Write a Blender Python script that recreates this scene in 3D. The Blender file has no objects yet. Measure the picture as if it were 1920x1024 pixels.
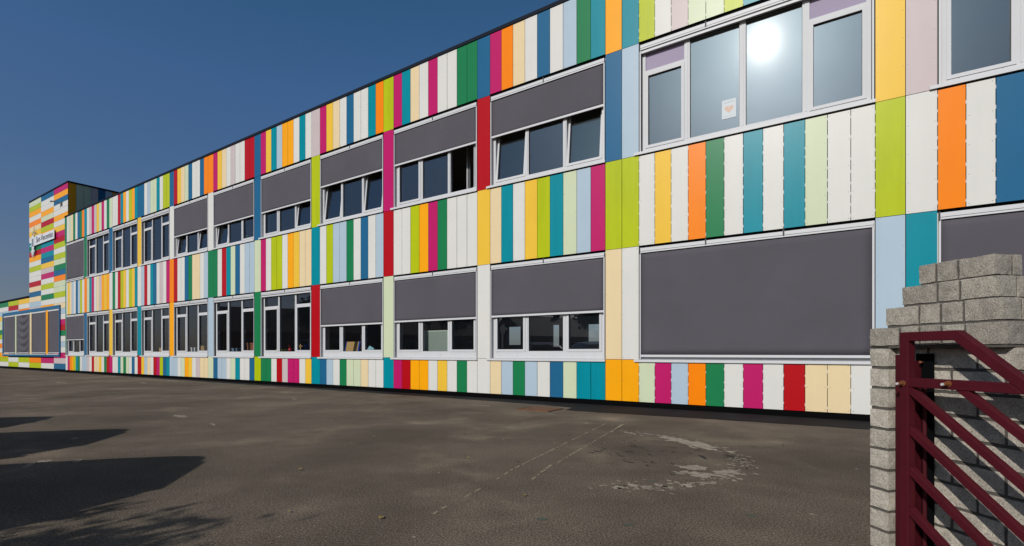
import bpy, bmesh, math, random
from mathutils import Vector, Matrix
random.seed(7)
S = bpy.context.scene
COL = S.collection

# ------------------------------------------------------------------ camera
H = 1.05
cam_d = bpy.data.cameras.new("camera")
cam = bpy.data.objects.new("camera", cam_d)
COL.objects.link(cam)
cam.location = (0, 0, H)
cam.rotation_euler = (math.radians(90), 0, 0)
cam_d.sensor_width = 36
cam_d.lens = 930.0 / 1920 * 36
cam_d.shift_y = (661.0 - 512.0) / 1920
cam_d.clip_start = 0.05
cam_d.clip_end = 3000
S.camera = cam

# ------------------------------------------------------------------ light
SUN = Vector((-0.5543, -0.6752, 0.4867)).normalized()
EL = math.asin(SUN.z)
W = bpy.data.worlds.new("World")
S.world = W
W.use_nodes = True
wn = W.node_tree.nodes
sky = wn.new("ShaderNodeTexSky")
sky.sky_type = 'NISHITA'
sky.sun_disc = False
sky.sun_elevation = EL
sky.sun_rotation = math.atan2(SUN.x, SUN.y)
sky.altitude = 0
sky.air_density = 0.75
sky.dust_density = 1.2
sky.ozone_density = 1.6
wn["Background"].inputs[1].default_value = 0.05
wtc = wn.new("ShaderNodeTexCoord")
wsx = wn.new("ShaderNodeSeparateXYZ")
wrp = wn.new("ShaderNodeValToRGB")
el_ = wrp.color_ramp.elements
el_[0].position, el_[0].color = 0.10, (0.54, 0.52, 0.565, 1)
el_[1].position, el_[1].color = 0.72, (0.5, 0.58, 0.64, 1)
e_ = el_.new(0.27)
e_.color = (0.545, 0.68, 0.80, 1)
e_ = el_.new(0.44)
e_.color = (0.53, 0.80, 1.0, 1)
e_ = el_.new(0.56)
e_.color = (0.45, 0.82, 0.98, 1)
wmx = wn.new("ShaderNodeVectorMath")
wmx.operation = 'MULTIPLY'
wm2 = wn.new("ShaderNodeVectorMath")
wm2.operation = 'SCALE'
wm2.inputs[3].default_value = 2.0
WL = W.node_tree.links
WL.new(wtc.outputs["Generated"], wsx.inputs[0])
WL.new(wsx.outputs[2], wrp.inputs[0])
WL.new(sky.outputs[0], wmx.inputs[0])
WL.new(wrp.outputs[0], wmx.inputs[1])
WL.new(wmx.outputs[0], wm2.inputs[0])
WL.new(wm2.outputs[0], wn["Background"].inputs[0])
sl = bpy.data.lights.new("sun", 'SUN')
sl.energy = 3.6
sl.angle = math.radians(0.5)
sl.color = (1.0, 0.955, 0.89)
so = bpy.data.objects.new("sun", sl)
COL.objects.link(so)
so.location = SUN * 50
so.rotation_euler = SUN.to_track_quat('Z', 'Y').to_euler()
S.view_settings.view_transform = 'Standard'
S.view_settings.look = 'None'
S.view_settings.exposure = 0.0
S.view_settings.gamma = 1.0
S.render.engine = 'CYCLES'
S.cycles.use_denoising = True
S.cycles.caustics_reflective = False
S.cycles.caustics_refractive = False
S.cycles.max_bounces = 7
S.cycles.transparent_max_bounces = 12

# ------------------------------------------------------------------ frame of the facade
T = Vector((0.83726, -0.54681, 0))      # along the facade, to the right
N = Vector((0.54681, 0.83726, 0))       # into the building
DIST = 9.266
ROT = math.atan2(T.y, T.x)


def wp(u, y, z=0.0):
    p = N * (DIST + y) + T * u
    return Vector((p.x, p.y, z))


def lin(c):
    c /= 255.0
    return c / 12.92 if c <= 0.04045 else ((c + 0.055) / 1.055) ** 2.4


def rgb(r, g, b, k=1.0):
    return (min(1, lin(r) * k), min(1, lin(g) * k), min(1, lin(b) * k), 1)


# ------------------------------------------------------------------ materials
def new_mat(name):
    m = bpy.data.materials.new(name)
    m.use_nodes = True
    nt = m.node_tree
    return m, nt, nt.nodes["Principled BSDF"]


def nd(nt, kind, **kw):
    n = nt.nodes.new(kind)
    for k, v in kw.items():
        setattr(n, k, v)
    return n


def noise(nt, scale, detail=4.0, rough=0.55, vec=None, coord='Object', stretch=None):
    t = nd(nt, "ShaderNodeTexNoise")
    t.inputs["Scale"].default_value = scale
    t.inputs["Detail"].default_value = detail
    t.inputs["Roughness"].default_value = rough
    tc = nd(nt, "ShaderNodeTexCoord")
    src = tc.outputs[coord]
    if stretch:
        mp = nd(nt, "ShaderNodeMapping")
        mp.inputs["Scale"].default_value = stretch[:3]
        if len(stretch) > 3:
            mp.inputs["Rotation"].default_value = (0, 0, stretch[3])
        nt.links.new(src, mp.inputs[0])
        src = mp.outputs[0]
    nt.links.new(src, t.inputs["Vector"])
    return t.outputs["Fac"]


def ramp(nt, fac, stops):
    r = nd(nt, "ShaderNodeValToRGB")
    e = r.color_ramp.elements
    e[0].position, e[0].color = stops[0]
    e[1].position, e[1].color = stops[-1]
    for p, c in stops[1:-1]:
        x = e.new(p)
        x.color = c
    nt.links.new(fac, r.inputs[0])
    return r.outputs[0]


def mixc(nt, a, b, fac=0.5, mode='MIX'):
    m = nd(nt, "ShaderNodeMix", data_type='RGBA', blend_type=mode)
    for sock, v in ((m.inputs[0], fac), (m.inputs[6], a), (m.inputs[7], b)):
        if isinstance(v, (int, float, tuple)):
            sock.default_value = v
        else:
            nt.links.new(v, sock)
    return m.outputs[2]


def bump(nt, bs, fac, strength, dist):
    b = nd(nt, "ShaderNodeBump")
    b.inputs["Strength"].default_value = strength
    b.inputs["Distance"].default_value = dist
    nt.links.new(fac, b.inputs["Height"])
    nt.links.new(b.outputs[0], bs.inputs["Normal"])


def g(v):
    return (v, v, v, 1)


def paint(name, col, rough=0.45, var=0.06, vscale=1.3, spec=0.5, dirt=0.0, metallic=0.0):
    m, nt, bs = new_mat(name)
    f = noise(nt, vscale, 5, 0.6)
    c = mixc(nt, tuple(col), ramp(nt, f, [(0.3, g(1 - var)), (0.7, g(1.0))]), 1.0, 'MULTIPLY')
    if dirt:
        f2 = noise(nt, 0.8, 6, 0.7, stretch=(6, 6, 0.7))
        c = mixc(nt, c, ramp(nt, f2, [(0.38, g(1 - dirt)), (0.55, g(1.0))]), 1.0, 'MULTIPLY')
    nt.links.new(c, bs.inputs["Base Color"])
    bs.inputs["Roughness"].default_value = rough
    bs.inputs["Metallic"].default_value = metallic
    bs.inputs["Specular IOR Level"].default_value = spec
    return m


PC = dict(W=(216, 214, 208), C=(228, 205, 163), P=(201, 210, 177), L=(180, 192, 12), G=(28, 122, 74),
          T=(0, 137, 153), B=(34, 98, 138), S=(172, 190, 204), M=(188, 28, 100), R=(178, 14, 24),
          O=(246, 132, 4), A=(247, 166, 14), Y=(236, 190, 62), K=(198, 183, 182))
CN = dict(W='white', C='cream', P='pale green', L='lime green', G='dark green', T='teal', B='blue',
          S='pale blue', M='magenta', R='red', O='orange', A='amber', Y='yellow', K='greyish pink')
PM = {k: paint("panel_" + CN[k].replace(' ', '_'), rgb(*v, k=0.86 if k in "WCPKS" else 0.85), rough=0.32, var=0.045, spec=0.13,
               dirt=0.08 if k in 'LT' else 0.022) for k, v in PC.items()}
M_dark = paint("black_membrane", rgb(10, 11, 13), 0.8, spec=0.05)
M_screw = paint("screw_head", rgb(95, 95, 98), 0.4)
M_clip = paint("joint_clip", rgb(196, 196, 196), 0.6, spec=0.1)
M_frame = paint("white_window_frame", rgb(188, 188, 190), 0.5, var=0.03, dirt=0.03, spec=0.2)
M_alu = paint("aluminium_rail", rgb(190, 190, 192), 0.45, var=0.03, spec=0.25)
M_gap = paint("dark_rubber_joint", rgb(28, 28, 32), 0.6)
M_cope = paint("anthracite_coping", rgb(20, 25, 36), 0.7, spec=0.1)
M_plinth = paint("black_plinth_board", rgb(7, 7, 8), 0.8, spec=0.04)
M_room = paint("classroom_wall", rgb(84, 80, 74), 0.9)
M_ceil = paint("classroom_ceiling", rgb(170, 172, 168), 0.9)
M_floor = paint("classroom_floor", rgb(70, 62, 54), 0.7)
M_lilac = paint("lilac_spandrel", rgb(150, 139, 160), 0.6, var=0.04, spec=0.1)
M_curtain = paint("pale_curtain", rgb(190, 190, 185), 0.9)


def fabric():
    m, nt, bs = new_mat("grey_screen_fabric")
    w1 = nd(nt, "ShaderNodeTexWave", wave_type='BANDS', bands_direction='Z')
    w1.inputs["Scale"].default_value = 55
    w1.inputs["Distortion"].default_value = 0.6
    tc = nd(nt, "ShaderNodeTexCoord")
    nt.links.new(tc.outputs["Object"], w1.inputs["Vector"])
    a = ramp(nt, w1.outputs["Fac"], [(0.0, rgb(73, 70, 77)), (1.0, rgb(87, 84, 91))])
    f = noise(nt, 0.9, 5, 0.6)
    c = mixc(nt, a, ramp(nt, f, [(0.3, g(0.88)), (0.7, g(1.02))]), 1.0, 'MULTIPLY')
    f3 = noise(nt, 260, 2, 0.5)
    c = mixc(nt, c, ramp(nt, f3, [(0.3, g(0.85)), (0.7, g(1.1))]), 1.0, 'MULTIPLY')
    nt.links.new(c, bs.inputs["Base Color"])
    bs.inputs["Roughness"].default_value = 0.85
    bs.inputs["Specular IOR Level"].default_value = 0.25
    bump(nt, bs, noise(nt, 1.2, 3, 0.5, stretch=(1, 1, 0.35)), 0.25, 0.02)
    return m


M_fabric = fabric()


def glass_mat(name="window_glass", tint=(0.80, 0.83, 0.82, 1), halo=0.0011, wide=0.0145):
    m = bpy.data.materials.new(name)
    m.use_nodes = True
    nt = m.node_tree
    nt.nodes.clear()
    out = nd(nt, "ShaderNodeOutputMaterial")
    tr = nd(nt, "ShaderNodeBsdfTransparent")
    tr.inputs[0].default_value = tint
    gl = nd(nt, "ShaderNodeBsdfAnisotropic")
    gl.inputs["Roughness"].default_value = 0.0
    gl.inputs["Color"].default_value = (0.95, 0.97, 1.0, 1)
    fr = nd(nt, "ShaderNodeFresnel")
    geo = nd(nt, "ShaderNodeNewGeometry")
    ior = nd(nt, "ShaderNodeMath", operation='MULTIPLY_ADD')     # the same reflectance from either side of the pane
    ior.inputs[1].default_value = 1 / 2.05 - 2.05
    ior.inputs[2].default_value = 2.05
    nt.links.new(geo.outputs["Backfacing"], ior.inputs[0])
    nt.links.new(ior.outputs[0], fr.inputs[0])
    mx = nd(nt, "ShaderNodeMixShader")
    nt.links.new(fr.outputs[0], mx.inputs[0])
    nt.links.new(tr.outputs[0], mx.inputs[1])
    nt.links.new(gl.outputs[0], mx.inputs[2])
    h1 = nd(nt, "ShaderNodeBsdfAnisotropic")
    h1.inputs["Roughness"].default_value = 0.12
    m1 = nd(nt, "ShaderNodeMixShader")
    m1.inputs[0].default_value = halo
    nt.links.new(mx.outputs[0], m1.inputs[1])
    nt.links.new(h1.outputs[0], m1.inputs[2])
    h2 = nd(nt, "ShaderNodeBsdfAnisotropic")
    h2.inputs["Roughness"].default_value = 0.34
    h2.inputs["Color"].default_value = (0.72, 0.86, 1.0, 1)
    h3 = nd(nt, "ShaderNodeBsdfAnisotropic")
    h3.inputs["Roughness"].default_value = 0.22
    h3.inputs["Color"].default_value = (0.85, 0.94, 1.0, 1)
    m3 = nd(nt, "ShaderNodeMixShader")
    m3.inputs[0].default_value = 0.0014
    nt.links.new(m1.outputs[0], m3.inputs[1])
    nt.links.new(h3.outputs[0], m3.inputs[2])
    m2 = nd(nt, "ShaderNodeMixShader")
    dustf = noise(nt, 2.2, 6, 0.7)
    dv = nd(nt, "ShaderNodeMapRange")
    dv.inputs[3].default_value = wide * 0.8
    dv.inputs[4].default_value = wide * 1.2
    nt.links.new(dustf, dv.inputs[0])
    nt.links.new(dv.outputs[0], m2.inputs[0])
    nt.links.new(m3.outputs[0], m2.inputs[1])
    nt.links.new(h2.outputs[0], m2.inputs[2])
    nt.links.new(m2.outputs[0], out.inputs[0])
    return m


M_glass = glass_mat()


def asphalt(name, base=(87, 78, 68), dark=False):
    m, nt, bs = new_mat(name)
    k = 1.25
    big = noise(nt, 0.35, 6, 0.6)
    mid = noise(nt, 0.9, 7, 0.65, stretch=(0.8, 1.15, 1, 0.9))
    fine = noise(nt, 130, 3, 0.7)
    grit = noise(nt, 75, 4, 0.8)
    base_c = rgb(*base, k=k)
    c = mixc(nt, base_c, ramp(nt, big, [(0.34, g(0.76)), (0.5, g(1.0)), (0.66, g(1.22))]), 1.0, 'MULTIPLY')
    c = mixc(nt, c, ramp(nt, mid, [(0.38, g(0.86)), (0.5, g(1.0)), (0.62, g(1.14))]), 1.0, 'MULTIPLY')
    c = mixc(nt, c, ramp(nt, grit, [(0.36, g(0.35)), (0.5, g(1.0)), (0.64, g(1.9))]), 1.0, 'MULTIPLY')
    c = mixc(nt, c, ramp(nt, fine, [(0.3, g(0.35)), (0.5, g(1.0)), (0.62, g(1.4)), (0.74, g(3.0))]), 1.0, 'MULTIPLY')
    if not dark:
        dust = noise(nt, 0.7, 8, 0.72, stretch=(1.6, 0.5, 1, -0.58))
        # winding, lighter worn trails and a few darker damp areas
        tr1 = noise(nt, 0.33, 4, 0.5)
        tr2 = noise(nt, 0.21, 3, 0.5, stretch=(1.4, 0.8, 1, 0.4))
        msk = noise(nt, 0.55, 5, 0.65)
        for t_, amp in ((tr1, 1.42), (tr2, 1.36)):
            band = ramp(nt, t_, [(0.44, g(0)), (0.495, g(1)), (0.515, g(0.25)), (0.56, g(0))])
            band = mixc(nt, band, ramp(nt, msk, [(0.42, g(0)), (0.6, g(1))]), 1.0, 'MULTIPLY')
            c = mixc(nt, c, mixc(nt, c, (amp, amp * .99, amp * .97, 1), 1.0, 'MULTIPLY'), band)
        c = mixc(nt, c, rgb(110, 100, 86), ramp(nt, dust, [(0.54, g(0)), (0.72, g(0.5))]), 'MIX')
    nt.links.new(c, bs.inputs["Base Color"])
    bs.inputs["Roughness"].default_value = 0.88
    bs.inputs["Specular IOR Level"].default_value = 0.12
    bump(nt, bs, grit, 0.5, 0.006)
    return m


M_asph = asphalt("weathered_asphalt")
M_asph_new = asphalt("fresh_asphalt", (30, 28, 29), True)


def worn(name, col, under=(70, 64, 58), cover=0.5):
    m, nt, bs = new_mat(name)
    f = noise(nt, 9, 6, 0.75)
    f2 = noise(nt, 60, 4, 0.7)
    mk = ramp(nt, mixc(nt, f, f2, 0.5), [(0.5 - 0.12 * cover - 0.03, rgb(*under, k=1.2)), (0.5 + 0.06, rgb(*col))])
    nt.links.new(mk, bs.inputs["Base Color"])
    bs.inputs["Roughness"].default_value = 0.9
    return m


M_chalk = worn("worn_cream_line", (162, 150, 120), cover=1.1)
M_mortar = worn("pale_mortar_stain", (166, 154, 136), cover=1.2)
M_tar = worn("dark_crack", (26, 24, 22), under=(40, 37, 34))
M_green = worn("faded_green_stain", (72, 88, 76), under=(74, 68, 58))
M_rust = paint("rusty_steel", rgb(112, 72, 42), 0.75, var=0.4, vscale=9)
M_rust2 = paint("rusty_bolt", rgb(124, 72, 36), 0.7, var=0.5, vscale=60)


def stone(name="rough_concrete_block", kk=1.0):
    m, nt, bs = new_mat(name)
    a = noise(nt, 150, 3, 0.75)
    b = noise(nt, 14, 5, 0.7)
    d = noise(nt, 420, 2, 0.6)
    c = ramp(nt, a, [(0.3, rgb(132, 125, 117)), (0.44, rgb(164, 157, 147)), (0.58, rgb(182, 175, 164)), (0.72, rgb(204, 199, 190))])
    c = mixc(nt, c, ramp(nt, b, [(0.3, g(0.72)), (0.65, g(1.08))]), 1.0, 'MULTIPLY')
    c = mixc(nt, c, ramp(nt, d, [(0.3, g(0.84)), (0.7, g(1.1))]), 1.0, 'MULTIPLY')
    spots = nd(nt, "ShaderNodeTexVoronoi")
    spots.inputs["Scale"].default_value = 55
    tc = nd(nt, "ShaderNodeTexCoord")
    nt.links.new(tc.outputs["Object"], spots.inputs["Vector"])
    sp = ramp(nt, spots.outputs["Distance"], [(0.08, rgb(110, 98, 88)), (0.20, g(1.0))])
    c = mixc(nt, c, sp, 0.5, 'MULTIPLY')
    oi = nd(nt, "ShaderNodeNewGeometry")
    c = mixc(nt, c, ramp(nt, oi.outputs["Random Per Island"], [(0, (0.82, 0.81, 0.80, 1)), (1, (1.03, 1.02, 1.0, 1))]), 1.0, 'MULTIPLY')
    c = mixc(nt, c, (kk, kk, kk * .99, 1), 1.0, 'MULTIPLY')
    nt.links.new(c, bs.inputs["Base Color"])
    bs.inputs["Roughness"].default_value = 0.95
    bs.inputs["Specular IOR Level"].default_value = 0.2
    h = mixc(nt, a, b, 0.35)
    bump(nt, bs, h, 0.9, 0.008)
    return m


M_stone = stone(kk=1.2)
M_stone_w = stone("weathered_concrete_block", 0.88)
M_mort = paint("grey_mortar", rgb(84, 79, 73), 0.95, var=0.3, vscale=40)
M_gate = paint("dark_red_gate_paint", rgb(76, 19, 29), 0.55, spec=0.15, var=0.16, vscale=14, dirt=0.12)
M_post = paint("dark_red_post_paint", rgb(74, 18, 27), 0.6, spec=0.2, var=0.35, vscale=18, dirt=0.3)
M_bark = paint("bark", rgb(90, 76, 62), 0.9, var=0.4, vscale=12)
M_leaf = paint("foliage", rgb(72, 92, 48), 0.6, var=0.5, vscale=3)
M_leaf2 = paint("foliage_dark", rgb(52, 72, 42), 0.6, var=0.5, vscale=3)
M_yleaf = paint("dry_leaf", rgb(140, 118, 66), 0.9)


def brick():
    m, nt, bs = new_mat("brown_brick")
    t = nd(nt, "ShaderNodeTexBrick")
    t.inputs["Scale"].default_value = 4
    t.inputs["Color1"].default_value = rgb(128, 84, 64)
    t.inputs["Color2"].default_value = rgb(96, 62, 50)
    t.inputs["Mortar"].default_value = rgb(140, 132, 120)
    t.inputs["Mortar Size"].default_value = 0.012
    tc = nd(nt, "ShaderNodeTexCoord")
    mp = nd(nt, "ShaderNodeMapping")
    mp.inputs["Rotation"].default_value = (math.radians(90), 0, 0)
    nt.links.new(tc.outputs["Object"], mp.inputs[0])
    nt.links.new(mp.outputs[0], t.inputs["Vector"])
    nt.links.new(t.outputs[0], bs.inputs["Base Color"])
    bs.inputs["Roughness"].default_value = 0.9
    return m


M_brick = brick()
M_tile = paint("roof_tile", rgb(84, 58, 50), 0.8, var=0.3, vscale=6)
M_cglass = paint("car_glass", rgb(18, 20, 24), 0.05, var=0.0, spec=0.8)
M_tyre = paint("tyre_rubber", rgb(22, 22, 23), 0.85)
M_rim = paint("alloy_rim", rgb(150, 150, 155), 0.3, metallic=0.8)
M_hl = paint("lamp_lens", rgb(210, 214, 220), 0.1)
M_tl = paint("red_lamp_lens", rgb(140, 10, 12), 0.2)


# ------------------------------------------------------------------ mesh builder
class MB:
    def __init__(s):
        s.v, s.f, s.m = [], [], []
        s.mats = []

    def mi(s, mat):
        if mat not in s.mats:
            s.mats.append(mat)
        return s.mats.index(mat)

    def add(s, vs, fs, mat):
        o = len(s.v)
        k = s.mi(mat)
        s.v += [tuple(p) for p in vs]
        for f in fs:
            s.f.append([i + o for i in f])
            s.m.append(k)

    def box(s, x0, x1, y0, y1, z0, z1, mat, xf=None):
        vs = [Vector((x, y, z)) for z in (z0, z1) for y in (y0, y1) for x in (x0, x1)]
        if xf is not None:
            vs = [xf @ p for p in vs]
        s.add(vs, [(0, 2, 3, 1), (4, 5, 7, 6), (0, 1, 5, 4), (2, 6, 7, 3), (0, 4, 6, 2), (1, 3, 7, 5)], mat)

    def bar(s, p, q, w, d, mat, up=(0, 0, 1)):
        p, q = Vector(p), Vector(q)
        ax = (q - p).normalized()
        sx = ax.cross(Vector(up)).normalized()
        sy = sx.cross(ax).normalized()
        vs = []
        for c in (p, q):
            for a, b in ((-1, -1), (1, -1), (1, 1), (-1, 1)):
                vs.append(c + sx * a * w / 2 + sy * b * d / 2)
        s.add(vs, [(3, 2, 1, 0), (4, 5, 6, 7), (0, 1, 5, 4), (1, 2, 6, 5), (2, 3, 7, 6), (3, 0, 4, 7)], mat)

    def cyl(s, p, q, r, mat, n=10, r2=None):
        p, q = Vector(p), Vector(q)
        ax = (q - p).normalized()
        up = Vector((0, 0, 1)) if abs(ax.z) < 0.9 else Vector((1, 0, 0))
        sx = ax.cross(up).normalized()
        sy = sx.cross(ax)
        r2 = r if r2 is None else r2
        vs = [p + (sx * math.cos(2 * math.pi * i / n) + sy * math.sin(2 * math.pi * i / n)) * r for i in range(n)]
        vs += [q + (sx * math.cos(2 * math.pi * i / n) + sy * math.sin(2 * math.pi * i / n)) * r2 for i in range(n)]
        fs = [(i, (i + 1) % n, n + (i + 1) % n, n + i) for i in range(n)]
        fs += [tuple(range(n))[::-1], tuple(range(n, 2 * n))]
        s.add(vs, fs, mat)

    def prism(s, poly, y0, y1, mat, z=False):
        """poly in x,z extruded along y (or, with z=True, poly in x,y extruded along z)"""
        n = len(poly)
        if z:
            vs = [(a, b, y0) for a, b in poly] + [(a, b, y1) for a, b in poly]
        else:
            vs = [(a, y0, b) for a, b in poly] + [(a, y1, b) for a, b in poly]
        fs = [(i, (i + 1) % n, n + (i + 1) % n, n + i) for i in range(n)]
        fs += [tuple(range(n))[::-1], tuple(range(n, 2 * n))]
        s.add(vs, fs, mat)

    def build(s, name, parent=None, label=None, bevel=0.0, smooth=False, fix=True):
        me = bpy.data.meshes.new(name)
        me.from_pydata(s.v, [], s.f)
        for m in s.mats:
            me.materials.append(m)
        me.polygons.foreach_set("material_index", s.m)
        if smooth:
            me.polygons.foreach_set("use_smooth", [True] * len(me.polygons))
        me.update()
        if fix:
            bm = bmesh.new()
            bm.from_mesh(me)
            bmesh.ops.recalc_face_normals(bm, faces=bm.faces)
            bm.to_mesh(me)
            bm.free()
        o = bpy.data.objects.new(name, me)
        COL.objects.link(o)
        if parent is not None:
            o.parent = parent
        if label:
            o["label"] = label
        if bevel:
            b = o.modifiers.new("bevel", 'BEVEL')
            b.width = bevel
            b.segments = 2
            b.limit_method = 'ANGLE'
        return o


def tag(o, label=None, cat=None, group=None, kind=None):
    if label:
        o["label"] = label
    if cat:
        o["category"] = cat
    if group:
        o["group"] = group
    if kind:
        o["kind"] = kind
    return o


def empty(name, loc=(0, 0, 0), rz=0.0, **kw):
    o = bpy.data.objects.new(name, None)
    COL.objects.link(o)
    o.location = loc
    o.rotation_euler = (0, 0, rz)
    o.empty_display_size = 0.2
    return tag(o, **kw)


def fac_empty(name, u=0.0, y=0.0, z=0.0, **kw):
    return empty(name, wp(u, y, z), ROT, **kw)


# ------------------------------------------------------------------ ground
mb = MB()
mb.add([(-600, -600, 0), (600, -600, 0), (600, 600, 0), (-600, 600, 0)], [(0, 1, 2, 3)], M_asph)
tag(mb.build("schoolyard_ground", fix=False), "weathered brown-grey asphalt schoolyard", kind="structure")

# darker strip of newer asphalt along the plinth, ragged edge
rs = random.Random(3)
edge = [(-48, -0.30), (-34, -0.32), (-26, -0.36), (-18.3, -0.40), (-14, -0.42), (-10, -0.47), (-6.5, -0.55), (-4.9, -0.62), (-4.2, -0.75),
        (-4.12, -1.18), (-3.6, -1.20), (-2.7, -1.10), (-1.1, -1.02), (0.4, -0.97), (3, -0.95), (9, -0.9)]
mb = MB()
top, bot = [], []
for (a, b), (c, d) in zip(edge[:-1], edge[1:]):
    nseg = max(2, int((c - a) / 0.12))
    for i in range(nseg):
        t = i / nseg
        bot.append(wp(a + (c - a) * t, b + (d - b) * t + rs.uniform(-0.025, 0.025), 0.002))
        top.append(wp(a + (c - a) * t, 0.06, 0.0022))
vs = bot + top
k = len(bot)
mb.add(vs, [(i, i + 1, k + i + 1, k + i) for i in range(k - 1)], M_asph_new)
tag(mb.build("asphalt_strip", fix=False), "dark strip of newer asphalt along the facade", kind="structure")


def blob(mb, u, y, ru, ry, mat, seed, rot=0.0, z=0.0030, jag=0.35, n=22):
    r = random.Random(seed)
    if max(ru, ry) > 0.055 and mat is M_mortar:
        # a worn stain is a scatter of small ragged flecks
        for i in range(int(16 + 60 * ru)):
            a, q = r.uniform(0, 6.283), math.sqrt(r.random())
            x, yy = math.cos(a) * ru * q, math.sin(a) * ry * q
            k = r.uniform(.15, .45) * (1.15 - q * .7)
            blob(mb, u + x * math.cos(rot) - yy * math.sin(rot), y + x * math.sin(rot) + yy * math.cos(rot),
                 min(.05, ru * k), min(.05, max(ry * k * 1.2, .006)), mat, r.randint(0, 10 ** 6), rot, z + i * 2e-5, .35, 14)
        return
    pts = []
    for i in range(n):
        a = 2 * math.pi * i / n
        q = 1 + r.uniform(-jag, jag)
        x, yy = math.cos(a) * ru * q, math.sin(a) * ry * q
        pts.append(wp(u + x * math.cos(rot) - yy * math.sin(rot), y + x * math.sin(rot) + yy * math.cos(rot), z))
    c = wp(u, y, z)
    mb.add([c] + pts, [(0, 1 + i, 1 + (i + 1) % n) for i in range(n)], mat)


def ragged_line(mb, pts, w, mat, seed, gap=0.25, z=0.0030, step=0.05):
    r = random.Random(seed)
    for (a, b), (c, d) in zip(pts[:-1], pts[1:]):
        L = math.hypot(c - a, d - b)
        n = max(1, int(L / step))
        dx, dy = (c - a) / L, (d - b) / L
        for i in range(n):
            if r.random() < gap:
                continue
            t0, t1 = i * L / n, (i + 1) * L / n * (1.0)
            w0, w1 = w * r.uniform(0.4, 1.1) / 2, w * r.uniform(0.4, 1.1) / 2
            j = r.uniform(-0.15, 0.15) * w
            P = [(a + dx * t0 - dy * (w0 + j), b + dy * t0 + dx * (w0 + j)), (a + dx * t1 - dy * (w1 + j), b + dy * t1 + dx * (w1 + j)),
                 (a + dx * t1 + dy * (w1 - j), b + dy * t1 - dx * (w1 - j)), (a + dx * t0 + dy * (w0 - j), b + dy * t0 - dx * (w0 - j))]
            mb.add([wp(x, y, z) for x, y in P], [(0, 1, 2, 3)], mat)


mb = MB()
ragged_line(mb, [(-2.84, -2.42), (-2.43, -5.53)], 0.021, M_chalk, 5, 0.2)
ragged_line(mb, [(-2.43, -5.53), (-2.34, -5.95)], 0.02, M_chalk, 6, 0.65)
ragged_line(mb, [(-2.29, -6.2), (-2.25, -6.45)], 0.028, M_chalk, 7, 0.2)
ragged_line(mb, [(-2.23, -6.62), (-2.19, -6.85)], 0.03, M_chalk, 8, 0.25)
ragged_line(mb, [(-2.60, -2.33), (-2.54, -2.75)], 0.045, M_chalk, 9, 0.0)
ragged_line(mb, [(-2.54, -2.75), (-2.22, -5.08)], 0.020, M_chalk, 10, 0.3)
ragged_line(mb, [(-2.22, -5.2), (-2.09, -5.80)], 0.028, M_chalk, 11, 0.35)
tag(mb.build("court_lines", fix=False), "worn cream painted lines on the asphalt", kind="structure")

mb = MB()
blob(mb, -1.50, -3.27, 0.34, 0.14, M_mortar, 1, -0.5)
blob(mb, -1.60, -3.20, 0.26, 0.08, M_mortar, 61, -0.5)
blob(mb, -1.35, -3.38, 0.22, 0.10, M_mortar, 62, -0.5)
blob(mb, -1.22, -3.52, 0.20, 0.12, M_mortar, 2, -0.5)
blob(mb, -1.78, -3.05, 0.10, 0.05, M_mortar, 3)
blob(mb, -2.0, -2.98, 0.12, 0.03, M_mortar, 4)
blob(mb, -2.25, -3.02, 0.10, 0.03, M_mortar, 41)
blob(mb, -0.93, -3.62, 0.07, 0.04, M_mortar, 5)
blob(mb, -1.05, -3.42, 0.07, 0.03, M_mortar, 51)
blob(mb, -1.10, -4.58, 0.15, 0.10, M_mortar, 6)
blob(mb, -0.98, -4.83, 0.22, 0.10, M_mortar, 7, 0.1)
blob(mb, -0.78, -4.62, 0.14, 0.11, M_mortar, 8, 0.8)
for i, (u, y) in enumerate([(-1.41, -5.6), (-1.34, -5.48), (-1.22, -5.47), (-1.1, -5.38), (-0.98, -5.24), (-0.86, -5.08)]):
    blob(mb, u, y, 0.044 + 0.010 * (i % 3), 0.040 + 0.012 * ((i + 1) % 2), M_mortar, 20 + i, 0.4, jag=.28)
for u, y, a, b, s in [(-8.99, -5.42, .22, .07, 30), (-6.4, -7.72, .10, .05, 31), (-6.15, -7.55, .08, .04, 32), (-6.28, -7.86, .12, .03, 33), (-7.75, -7.13, .06, .04, 34),
                      (-22.4, -3.43, .5, .09, 35), (-21.4, -2.41, .25, .05, 36), (-20, -1.9, .5, .05, 37), (-5.9, -1.4, .25, .04, 38),
                      (-10.2, -2.6, .2, .03, 39), (-4.0, -1.9, .1, .03, 40), (-7.6, -5.6, .18, .02, 42), (-3.1, -2.5, .05, .03, 43)]:
    blob(mb, u, y, a, b, M_mortar, s, rs.uniform(-.6, .2))
arc = [(-2.45, -3.0), (-1.9, -3.02), (-1.4, -3.3), (-0.95, -3.6), (-0.72, -4.1), (-0.75, -4.6), (-0.85, -5.05), (-1.15, -5.4), (-1.5, -5.6)]
for i in range(230):
    t = rs.random() * (len(arc) - 1)
    k = int(t)
    f_ = t - k
    u = arc[k][0] * (1 - f_) + arc[k + 1][0] * f_ + rs.gauss(0, .07)
    y = arc[k][1] * (1 - f_) + arc[k + 1][1] * f_ + rs.gauss(0, .10)
    blob(mb, u, y, rs.uniform(.008, .034), rs.uniform(.006, .022), M_mortar, 700 + i, rs.uniform(-1, 0), n=9)
for i in range(60):
    u, y = rs.uniform(-12, 0.3), rs.uniform(-8.2, -1.3)
    blob(mb, u, y, rs.uniform(.008, .022), rs.uniform(.006, .014), M_mortar, 100 + i, rs.uniform(0, 3), n=7)
tag(mb.build("mortar_stains", fix=False), "pale mortar stains and crumbs on the asphalt", kind="structure")

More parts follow.
